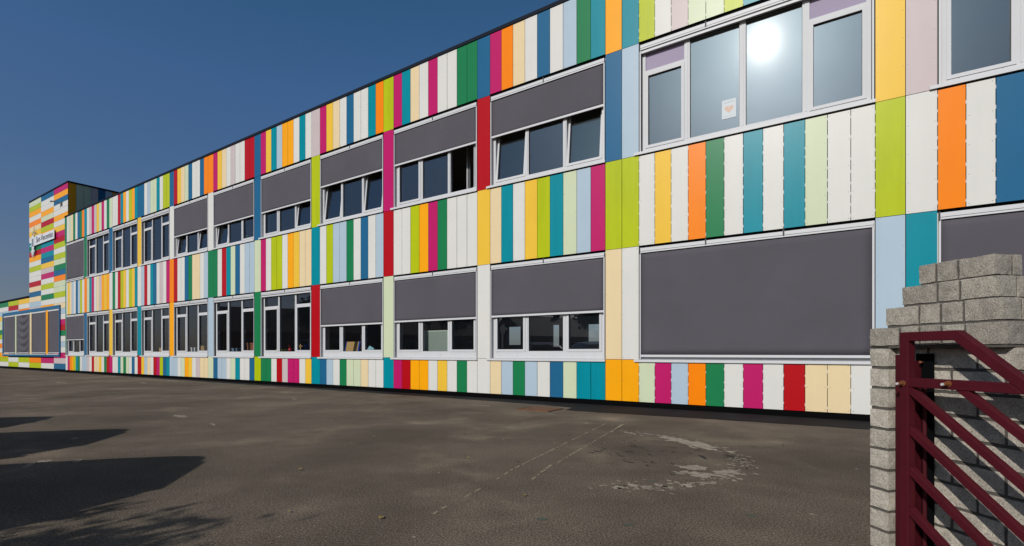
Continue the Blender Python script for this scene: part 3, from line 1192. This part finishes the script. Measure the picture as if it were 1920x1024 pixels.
mb.box(-.13, .13, 0, .004, 0, .17, paint("blue_paper", rgb(150, 200, 214), .8), Matrix.Rotation(math.radians(22), 4, 'Y') @ Matrix.Rotation(math.radians(-20), 4, 'X'))
mb.build("sheet", t)
t = fac_empty("frosted_board", -8.55, 0.26, 1.05, label="grey-green frosted board with a pale edge leaning inside the middle lower pane", cat="board")
M_frost = paint("frosted_plastic", rgb(150, 160, 150), .5)
mb = MB()
mb.box(-.39, .39, 0, .02, 0, .53, M_frost)
mb.build("sheet", t)
mb = MB()
ring(mb, -.42, .42, -.0, .56, .028, -.008, .026, paint("pale_edge", rgb(205, 214, 200), .5))
mb.build("edge", t)
t = fac_empty("paper_flower", -6.42, 0.16, 1.15, label="dark paper flower cut-out stuck inside the left lower pane", cat="decoration")
M_cut = paint("dark_card", rgb(16, 16, 20), .8)
mb = MB()
mb.box(-.025, .025, 0, .002, .0, .36, M_cut)
mb.build("stem", t)
mb = MB()
fp = [(math.cos(2 * math.pi * i / 40) * (.115 + .03 * math.cos(5 * 2 * math.pi * i / 40)), .44 + math.sin(2 * math.pi * i / 40) * (.10 + .02 * math.cos(5 * 2 * math.pi * i / 40))) for i in range(40)]
mb.prism(fp, 0, .002, M_cut)
mb.build("bloom", t)


# things standing on the ledges of the far classrooms
for a, b in ((-25.2, -22.8), (-22.2, -19.7), (-19.0, -16.6), (-28.4, -25.9)):
    shelf(a, b)


def storage_box(u, w_, h_, col, label):
    t = fac_empty("storage_box", u, 0.42, 1.05, label=label, cat="box")
    m_ = paint("box_" + "".join(c if c.isalpha() else "_" for c in label[:10]), rgb(*col), .6)
    mb = MB()
    mb.box(-w_ / 2, w_ / 2, -.12, .12, 0, h_ * .8, m_)
    mb.build("bin", t, bevel=.01)
    mb = MB()
    mb.box(-w_ / 2 - .012, w_ / 2 + .012, -.13, .13, h_ * .8 + .001, h_, m_)
    mb.build("lid", t, bevel=.008)


storage_box(-21.4, .34, .20, (215, 218, 222), "white lidded box behind the pane of the window left of the pale blue pier")
storage_box(-20.6, .42, .26, (176, 140, 92), "tan lidded box beside the white box behind the glass")
storage_box(-18.3, .36, .16, (120, 140, 165), "low grey-blue lidded box behind glass in the window right of the pale blue pier")
storage_box(-17.2, .50, .34, (150, 92, 62), "large brown box on the ledge beside the grey-blue box")
storage_box(-24.2, .40, .20, (196, 160, 110), "light tan box behind the fourth lower window from the left")
storage_box(-15.5, .30, .10, (190, 214, 60), "flat lime green box in the left pane beside the red hen toy")


# pot plant upstairs
def pot_plant(u, y, z, label, s=1.0):
    t = fac_empty("pot_plant", u, y, z, label=label, cat="plant")
    mb = MB()
    mb.cyl((0, 0, 0), (0, 0, .12 * s), .05 * s, paint("clay_pot", rgb(170, 96, 66), .8), 12, .07 * s)
    mb.build("pot", t)
    r = random.Random(int(u * 10))
    mb = MB()
    for i in range(40):
        a, L = r.uniform(0, 6.28), r.uniform(.15, .34) * s
        e = Vector((math.cos(a) * L * .8, math.sin(a) * L * .5, .12 * s + L * r.uniform(.4, 1)))
        w = Vector((-math.sin(a), math.cos(a), 0)) * .012
        mb.add([Vector((0, 0, .11 * s)) - w, Vector((0, 0, .11 * s)) + w, e * .6 + w + Vector((0, 0, .05)), e, e * .6 - w + Vector((0, 0, .05))], [(0, 1, 2, 3, 4)], M_leaf)
    mb.build("leaves", t, fix=False)


pot_plant(-17.6, 0.40, 4.95, "small leafy plant in a clay pot behind an upper window")
mb = MB()
mb.box(-19.1, -16.5, 0.325, 0.7, 4.92, 4.95, M_room)
mb.build("window_ledge", bld)


# ------------------------------------------------------------------ block wall at the right
A = Vector((-0.202, 0.979, 0))      # along the wall, away
B = Vector((0.979, 0.202, 0))       # across the wall end, to the right
pil = empty("block_pillar", (1.912, 1.912, 0), 0, label="grey concrete block gate pillar with a stepped corbelled cap at the right edge", cat="pillar")
PO = Vector((1.912, 1.912, 0))


def pl(a, b, z):   # a = along A from near corner, b = along B from the near corner
    return A * a + B * b + Vector((0, 0, z))


br = random.Random(21)


def block(mb, a0, a1, b0, b1, z0, z1, mat=None):
    """rough faced block: subdivided box with slightly displaced vertices"""
    nx = max(2, int((a1 - a0) / 0.022))
    ny = max(2, int((b1 - b0) / 0.022))
    nz = 4
    bm = {}
    vs, fs = [], []

    def vid(i, j, k):
        key = (i, j, k)
        if key not in bm:
            x = a0 + (a1 - a0) * i / nx
            y = b0 + (b1 - b0) * j / ny
            z = z0 + (z1 - z0) * k / nz
            ed = (i in (0, nx)) + (j in (0, ny)) + (k in (0, nz))
            q = 0.0008 if ed == 1 else 0.0011
            x += br.uniform(-q, q)
            y += br.uniform(-q, q)
            z += br.uniform(-q, q)
            if ed >= 2:      # worn arrises
                s = 0.0024
                if i == 0: x += s * br.uniform(.3, 1)
                if i == nx: x -= s * br.uniform(.3, 1)
                if j == 0: y += s * br.uniform(.3, 1)
                if j == ny: y -= s * br.uniform(.3, 1)
                if k == 0: z += s * br.uniform(.3, 1)
                if k == nz: z -= s * br.uniform(.3, 1)
            bm[key] = len(vs)
            vs.append(pl(x, y, z))
        return bm[key]
    for k in range(nz):
        for i in range(nx):
            fs.append((vid(i, 0, k), vid(i + 1, 0, k), vid(i + 1, 0, k + 1), vid(i, 0, k + 1)))
            fs.append((vid(i, ny, k), vid(i, ny, k + 1), vid(i + 1, ny, k + 1), vid(i + 1, ny, k)))
        for j in range(ny):
            fs.append((vid(0, j, k), vid(0, j, k + 1), vid(0, j + 1, k + 1), vid(0, j + 1, k)))
            fs.append((vid(nx, j, k), vid(nx, j + 1, k), vid(nx, j + 1, k + 1), vid(nx, j, k + 1)))
    for i in range(nx):
        for j in range(ny):
            fs.append((vid(i, j, 0), vid(i, j + 1, 0), vid(i + 1, j + 1, 0), vid(i + 1, j, 0)))
            fs.append((vid(i, j, nz), vid(i + 1, j, nz), vid(i + 1, j + 1, nz), vid(i, j + 1, nz)))
    mb.add(vs, fs, mat or M_stone)


LA = 0.587
J = 0.009
capb, bodb, mor = MB(), MB(), MB()
ZT = [1.466, 1.368, 1.270, 1.171]
W_B = 0.42
for c, zt in enumerate(ZT):
    ins = 0.045 * (3 - c)
    a0, a1, b0, b1 = ins, LA - ins, ins, W_B - ins + 0.0
    zb, ztt = zt - 0.0885, zt
    # blocks along the A face, first wraps the corner
    x = a0
    first = [0.045, 0.06, 0.05, 0.075][c]
    cuts = [a0, a0 + 0.135 + first * 0.3]
    while cuts[-1] < a1 - 0.16:
        cuts.append(cuts[-1] + 0.094)
    cuts.append(a1)
    if cuts[-1] - cuts[-2] < 0.06:
        cuts.pop(-2)
    for i in range(len(cuts) - 1):
        aa, ab = cuts[i], cuts[i + 1] - J
        if i == len(cuts) - 2:
            ab = a1
        block(capb, aa, ab, b0, b0 + 0.0935, zb, ztt + br.uniform(-.002, .002), M_stone_w)
    # along the B face
    y = b0 + 0.0935 + J
    while y < b1 - 0.02:
        yb = min(b1, y + 0.19)
        block(capb, a0, a0 + 0.09, y, yb - J * (yb < b1), zb, ztt, M_stone_w)
        y = yb
    # far and right sides as longer blocks
    block(capb, a0 + 0.09 + J, a1, b1 - .09, b1, zb, ztt, M_stone_w)
    mor.v, mor.f  # keep
    o = 0.006
    vs = [pl(p, q, r) for r in (zb - 0.012, ztt - 0.006) for q in (b0 + o, b1 - o) for p in (a0 + o, a1 - o)]
    mor.add(vs, [(0, 2, 3, 1), (4, 5, 7, 6), (0, 1, 5, 4), (2, 6, 7, 3), (0, 4, 6, 2), (1, 3, 7, 5)], M_mort)
# body below the cap: an end strip flush with the cap, then the long wall face set back by 45 mm
INS = 0.045
A0 = -0.86
z = 1.171 - 0.0885 - 0.012
row = 0
while z > -0.05:
    zb = z - 0.0885
    block(bodb, LA - 0.100, LA, 0.0, W_B - .05, zb, z + br.uniform(-.001, .001))
    j0 = 0.039 if row % 2 else -0.061
    cuts = [A0]
    c_ = j0 - 0.8
    while c_ < A0 + .05:
        c_ += 0.2
    while c_ < LA - 0.13:
        cuts.append(c_)
        c_ += 0.2
    cuts.append(LA - 0.10 + J)
    for i in range(len(cuts) - 1):
        block(bodb, cuts[i] + J * .5, cuts[i + 1] - J * .5 - br.uniform(0, .003), INS + br.uniform(-.002, .002), INS + 0.09, zb, z + br.uniform(-.0015, .001))
    block(bodb, A0, LA - .1, W_B - .14, W_B - .05, zb, z)
    z -= 0.0995
    row += 1
o = 0.006
vs = [pl(p, q, r) for r in (-.05, 1.076) for q in (INS + o, W_B - .05 - o) for p in (A0 + o, LA - .02)]
mor.add(vs, [(0, 2, 3, 1), (4, 5, 7, 6), (0, 1, 5, 4), (2, 6, 7, 3), (0, 4, 6, 2), (1, 3, 7, 5)], M_mort)
vs = [pl(p, q, r) for r in (-.05, 1.08) for q in (o, W_B - .052 - o) for p in (LA - .1 + o, LA - o)]
mor.add(vs, [(0, 2, 3, 1), (4, 5, 7, 6), (0, 1, 5, 4), (2, 6, 7, 3), (0, 4, 6, 2), (1, 3, 7, 5)], M_mort)
capb.build("stepped_cap", pil, "stepped corbelled cap of rough blocks")
bodb.build("block_body", pil)
mor.build("mortar_core", pil)

# ------------------------------------------------------------------ steel gate, folded back parallel to the wall
GD = Vector((0.202, -0.979, 0))
G0 = Vector((1.7885, 1.995, 0))
gt = empty("steel_gate", G0, math.atan2(GD.y, GD.x), label="dark red square-tube gate leaf with diagonal bars, folded open against the block wall", cat="gate")
# local: x along the gate towards the viewer, y towards the wall, z up
xL, zTop, w, SL = -0.239, 1.140, 0.040, 0.84
xe = 0.80
ze = zTop - xe * SL


def thick_poly(outer, inner, y0, y1, mb):
    n = len(outer)
    vs = [(a, y0, b) for a, b in outer] + [(a, y0, b) for a, b in inner] + [(a, y1, b) for a, b in outer] + [(a, y1, b) for a, b in inner]
    fs = []
    for i in range(n):
        j = (i + 1) % n
        fs += [(i, j, n + j, n + i), (2 * n + i, 3 * n + i, 3 * n + j, 2 * n + j), (i, 2 * n + i, 2 * n + j, j), (n + i, n + j, 3 * n + j, 3 * n + i)]
    mb.add(vs, fs, M_gate)


fm = MB()
dz = w * math.sqrt(1 + SL * SL)
xk = -(dz - w) / SL
outer = [(xL, 0.06), (xL, zTop), (0, zTop), (xe, ze), (xe, 0.06)]
inner = [(xL + w, 0.06 + w), (xL + w, zTop - w), (xk, zTop - w), (xe - w, zTop - dz - (xe - w) * SL), (xe - w, 0.06 + w)]
thick_poly(outer, inner, 0, 0.040, fm)
fm.build("frame", gt, bevel=0.003)
mb = MB()
xm0 = (zTop - dz - 0.938) / SL
xm1 = (zTop - dz - 0.898) / SL
mb.prism([(xL + w + .0005, .898), (xm1 - .001, .898), (xm0 - .001, .938), (xL + w + .0005, .938)], 0.0008, 0.0392, M_gate)
mb.build("rail", gt, bevel=0.003)
zlow = 0.06 + w


def diag(x0, z0):
    k = 0.774
    x1_ = min(xe - w - .004, x0 + (z0 - zlow - .01) / k)
    z1_ = z0 - (x1_ - x0) * k
    mb = MB()
    mb.bar((x0, .0195, z0), (x1_, .0195, z1_), 0.030, 0.030, M_gate, up=(0, 1, 0))
    mb.build("diagonal_bar", gt, bevel=0.002)


for i in range(5):
    diag(xL + w - .004, 0.889 - 0.178 * i)
for i in range(1, 4):
    xx = -0.199 + 0.178 / .774 * i - .03
    diag(xx, 0.889 - .004 + .03 * .774)
for bx, bz in ((xL + .018, 0.913), (-0.030, 0.922)):
    mb = MB()
    mb.cyl((bx, 0.0, bz), (bx, -0.004, bz), 0.0125, M_rust2, 16)
    mb.cyl((bx, -.004, bz), (bx, -0.030, bz - .002), 0.0085, M_rust2, 12)
    mb.cyl((bx, -.030, bz - .002), (bx, -0.036, bz - .002), 0.0055, M_alu, 10)
    mb.build("bolt", gt, "rusty bolt")

gp = empty("gate_post", G0 + GD * -0.27 + Vector((.979, .202, 0)) * .05, math.atan2(GD.y, GD.x), label="dark red steel hinge post between gate leaf and block wall", cat="gate post")
mb = MB()
mb.box(-.032, .0, -.0, .045, 0, 1.040, M_post)
mb.build("post", gp, bevel=.003)
mb = MB()
mb.box(.0005, .030, .012, .075, 0, 1.012, M_post)
mb.build("stop_plate", gp, bevel=.002)
mb = MB()
mb.cyl((.052, .064, 0), (.052, .064, .93), .009, M_post, 14)
mb.build("hinge_rod", gp, smooth=False)
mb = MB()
mb.box(.002, .078, .078, .086, 0, 1.045, M_dark)  # black plate added to stand in for the dark gap beside the post
mb.build("dark_gap_plate", gp)
mb = MB()
mb.cyl((.040, .066, 1.005), (.052, .040, 1.007), .005, M_rust2, 8)
mb.build("bolt", gp, "small rusty bolt")

# ------------------------------------------------------------------ small leaves lying about
lr = random.Random(9)
spots = [(-3.05, -5.4), (-4.35, -3.1), (-4.9, -2.7), (-5.4, -3.6), (-4.0, -6.6), (-3.0, -7.35), (-7.6, -5.0), (-7.9, -4.9), (-1.9, -6.2), (-0.5, -2.9), (-2.4, -7.1), (-6.9, -3.2)]
for i, (u, y) in enumerate(spots):
    mb = MB()
    s = lr.uniform(.012, .024)
    pts = []
    for k in range(9):
        a = 2 * math.pi * k / 9
        q = lr.uniform(.6, 1.15)
        pts.append((math.cos(a) * s * q * 1.3, math.sin(a) * s * q * .8, lr.uniform(.006, .016)))
    mb.add([(0, 0, .006)] + pts, [(0, 1 + k, 1 + (k + 1) % 9) for k in range(9)], M_yleaf)
    o = mb.build("fallen_leaf", None, fix=False)
    o.location = wp(u, y, 0.004)
    o.rotation_euler = (0, 0, lr.uniform(0, 6))
    tag(o, "small dry yellow leaf lying on the asphalt", "leaf", "dry leaves scattered on the asphalt")

mb = MB()
st = empty("timber_stump", (-7.50, 7.12, 0), 0, label="short brown timber post at the left edge of the yard", cat="post")
mb.cyl((0, 0, 0), (0, 0, .235), .085, M_bark, 12, .08)
mb.build("post", st, bevel=.005)


# ------------------------------------------------------------------ parked cars (left of the frame: they cast the long shadows)
def make_car(paint_mat, label):
    root = empty("parked_car", label=label, cat="car", group="cars parked left of the yard")
    Wd = 0.87
    # stations along x (rear at 0, nose at 4.2): x, floor z, belt z, top z, roof half width
    st_ = [(0.00, .42, .86, .92, .72), (0.07, .30, .93, 1.08, .71), (0.18, .26, .95, 1.25, .68), (0.38, .24, .96, 1.38, .65), (0.7, .2, .96, 1.46, .62), (1.3, .2, .95, 1.50, .61),
           (2.1, .2, .94, 1.48, .60), (2.55, .2, .93, 1.40, .60), (3.15, .2, .95, 1.00, .66), (3.7, .22, .88, .90, .66), (4.08, .27, .74, .76, .62), (4.2, .36, .58, .60, .55)]
    vs, fs = [], []
    ringn = 0
    for x, zf, zb_, zt_, rw in st_:
        pr_ = [(0, zf), (Wd * .86, zf), (Wd * .97, zf + .12), (Wd, (zf + zb_) / 2 + .05), (Wd * .95, zb_), (rw, max(zb_ + .01, zt_ - .05)), (rw * .8, zt_), (0, zt_ + .02)]
        if x in (0.0, 4.2):
            pr_ = [(a * .93, b) for a, b in pr_]
        full = pr_ + [(-a, b) for a, b in pr_[-2:0:-1]]
        ringn = len(full)
        vs += [(x, a, b) for a, b in full]
    body, gl_ = MB(), MB()
    for k in range(len(st_) - 1):
        for i in range(ringn):
            j = (i + 1) % ringn
            f = (k * ringn + i, k * ringn + j, (k + 1) * ringn + j, (k + 1) * ringn + i)
            glass = i in (4, ringn - 5) and 3 <= k <= 7
            wind = i in (5, 6, 7, 8) and k == 7
            (gl_ if (glass or wind) else body).add([vs[q] for q in f], [(0, 1, 2, 3)], M_cglass if (glass or wind) else paint_mat)
    body.add(vs[:ringn], [tuple(range(ringn))], paint_mat)
    body.add(vs[-ringn:], [tuple(range(ringn))], paint_mat)
    bo = body.build("body", root, smooth=False)
    bm = bmesh.new()
    bm.from_mesh(bo.data)
    bmesh.ops.remove_doubles(bm, verts=bm.verts, dist=.0005)
    bmesh.ops.recalc_face_normals(bm, faces=bm.faces)
    bm.to_mesh(bo.data)
    bm.free()
    gl_.build("side_glass", root)
    mb = MB()
    mb.box(-.004, .05, -.5, .5, .98, 1.04, M_cglass)
    mb.box(.05, .17, -.5, .5, 1.06, 1.20, M_cglass)
    mb.build("rear_window", root)
    mb = MB()
    mb.box(-.05, .1, -.80, .80, .36, .56, paint_mat)
    mb.build("bumper", root, bevel=.03)
    mb = MB()
    mb.box(-.055, -.05, -.26, .26, .58, .69, M_paper)
    mb.build("number_plate", root)
    for s in (-1, 1):
        mb = MB()
        mb.box(-.03, .08, s * .80 - .07, s * .80 + .03, .72, .98, M_tl)
        mb.build("tail_light", root, bevel=.01)
        mb = MB()
        mb.box(4.02, 4.16, s * .66 - .14, s * .66 + .12, .60, .72, M_hl)
        mb.build("headlight", root, bevel=.01)
        mb = MB()
        mb.box(2.55, 2.70, s * .98 - .08, s * .98 + .08, .93, 1.05, paint_mat)
        mb.build("mirror", root, bevel=.02)
        for x in (.72, 3.35):
            mb = MB()
            mb.cyl((x, s * .70, .31), (x, s * .885, .31), .31, M_tyre, 28)
            wh = mb.build("wheel", root, bevel=.02)
            mb = MB()
            mb.cyl((x, s * .886, .31), (x, s * .895, .31), .19, M_rim, 20)
            mb.build("rim", wh)
    return root


C_AX = Vector((-0.967, -0.253, 0))       # from the rear towards the nose
FAR = Vector((-0.253, 0.967, 0))
car_rot = math.atan2(C_AX.y, C_AX.x)
for (cx, cy_), col, lab in (((-4.79, 3.10), rgb(60, 66, 74), "dark grey estate car parked nearest the yard, rear end first"),
                            ((-6.92, 4.87), rgb(150, 154, 160), "silver estate car parked between the grey and the red car"),
                            ((-9.17, 6.20), rgb(96, 20, 22), "dark red estate car parked farthest along the row")):
    mt = paint("car_paint", col, 0.25, var=0.0, spec=0.5)
    c = make_car(mt, lab)
    # the far rear roof corner sits at (cx, cy_): local (0.2, -0.6) with y to the left of the nose direction
    L = C_AX.cross(Vector((0, 0, -1)))   # local +y
    off = C_AX * 0.52 + Vector((0, 0, 1)).cross(C_AX) * (-0.60)
    base = Vector((cx, cy_, 0)) - off
    c.location = base
    c.rotation_euler = (0, 0, car_rot)


# ------------------------------------------------------------------ trees behind the camera (their shadows and reflections)
def make_tree(loc, h, cr, nleaf, label, seed, leafmat, group, leafs=0.07, cbase=0.45):
    r = random.Random(seed)
    root = empty("tree", loc, 0, label=label, cat="tree", group=group)
    tr, cr_ = MB(), MB()
    tips = []

    def limb(p, d, L, rad, depth):
        q = p + d * L
        tr.cyl(p, q, rad, M_bark, 7, rad * .62)
        if depth == 0:
            tips.append((p, q))
            return
        for i in range(r.choice((3, 4))):
            nd_ = (d * r.uniform(.5, .9) + Vector((r.uniform(-1, 1), r.uniform(-1, 1), r.uniform(-.15, .75)))).normalized()
            limb(p + d * L * r.uniform(.55, 1), nd_, L * r.uniform(.55, .8), rad * .55, depth - 1)
    limb(Vector((0, 0, 0)), Vector((r.uniform(-.06, .06), r.uniform(-.06, .06), 1)).normalized(), h * cbase, h * .022, 3)
    for i in range(nleaf):
        p, q = r.choice(tips)
        c = p.lerp(q, r.uniform(.1, 1.15)) + Vector((r.gauss(0, cr * .10), r.gauss(0, cr * .10), r.gauss(0, cr * .09)))
        a = Vector((r.uniform(-1, 1), r.uniform(-1, 1), r.uniform(-1, 1))).normalized()
        b = a.cross(Vector((r.uniform(-1, 1), r.uniform(-1, 1), r.uniform(-1, 1)))).normalized()
        s = leafs * r.uniform(.6, 1.3)
        cr_.add([c - a * s, c - b * s * .45, c + a * s, c + b * s * .45], [(0, 1, 2, 3)], leafmat)
    tr.build("trunk", root)
    cr_.build("crown", root, fix=False)
    return root


make_tree((-6.0, -0.95, 0), 3.5, 1.5, 2600, "small loose-leaved tree standing behind the parked cars", 4, M_leaf, "trees around the yard", 0.06)
make_tree((-27, -9, 0), 6.5, 3.2, 5000, "broad dark green tree before the brick houses", 12, M_leaf2, "trees around the yard", 0.2)
make_tree((-33, 4, 0), 7.0, 3.4, 5000, "tall bushy tree beside the first brick house", 13, M_leaf2, "trees around the yard", 0.2)
make_tree((-30, 13, 0), 6.0, 3.0, 5000, "round mid green tree at the far end of the houses", 14, M_leaf, "trees around the yard", 0.2)


def make_house(loc, rz, L, label):
    root = empty("brick_house", loc, rz, label=label, cat="house", group="brick houses behind the yard")
    hw, d, hh = L / 2, 4.0, 3.0
    mb = MB()
    mb.box(-hw, hw, -d, d, 0, hh, M_brick)
    mb.build("wall", root)
    mb = MB()
    mb.prism([(-d - .3, hh - .05), (0, hh + 2.6), (d + .3, hh - .05)], -hw - .2, hw + .2, M_tile)
    rf = mb.build("roof", root)
    rf.rotation_euler = (0, 0, math.radians(90))
    mb = MB()
    mb.box(-.3, .3, 1.2, 1.8, hh + 1.2, hh + 3.0, M_brick)
    mb.build("chimney", rf)
    for x in (-hw * .6, -hw * .15, hw * .55):
        mb = MB()
        ring(mb, x - .7, x + .7, 1.0, 2.3, .08, -d - .03, -d + .02, M_frame)
        wo = mb.build("window", root)
        mb = MB()
        mb.box(x - .62, x + .62, -d - .012, -d - .004, 1.08, 2.22, M_cglass)
        mb.build("pane", wo)
    x = hw * .2
    mb = MB()
    mb.box(x - .45, x + .45, -d - .04, -d - .004, 0, 2.1, M_bark)
    mb.build("door", root)


for i, (x, y, lab) in enumerate(((-46, 16, "brown brick house with tiled roof at the far end of the row"), (-48, 1, "brown brick house in the middle of the row, tree in front"),
                                 (-46, -14, "brown brick house standing behind the broad dark tree"), (-40, -30, "brown brick house nearest the sun at the end of the row"))):
    make_house((x, y, 0), math.radians(90) - i * 0.12, 13.0, lab)
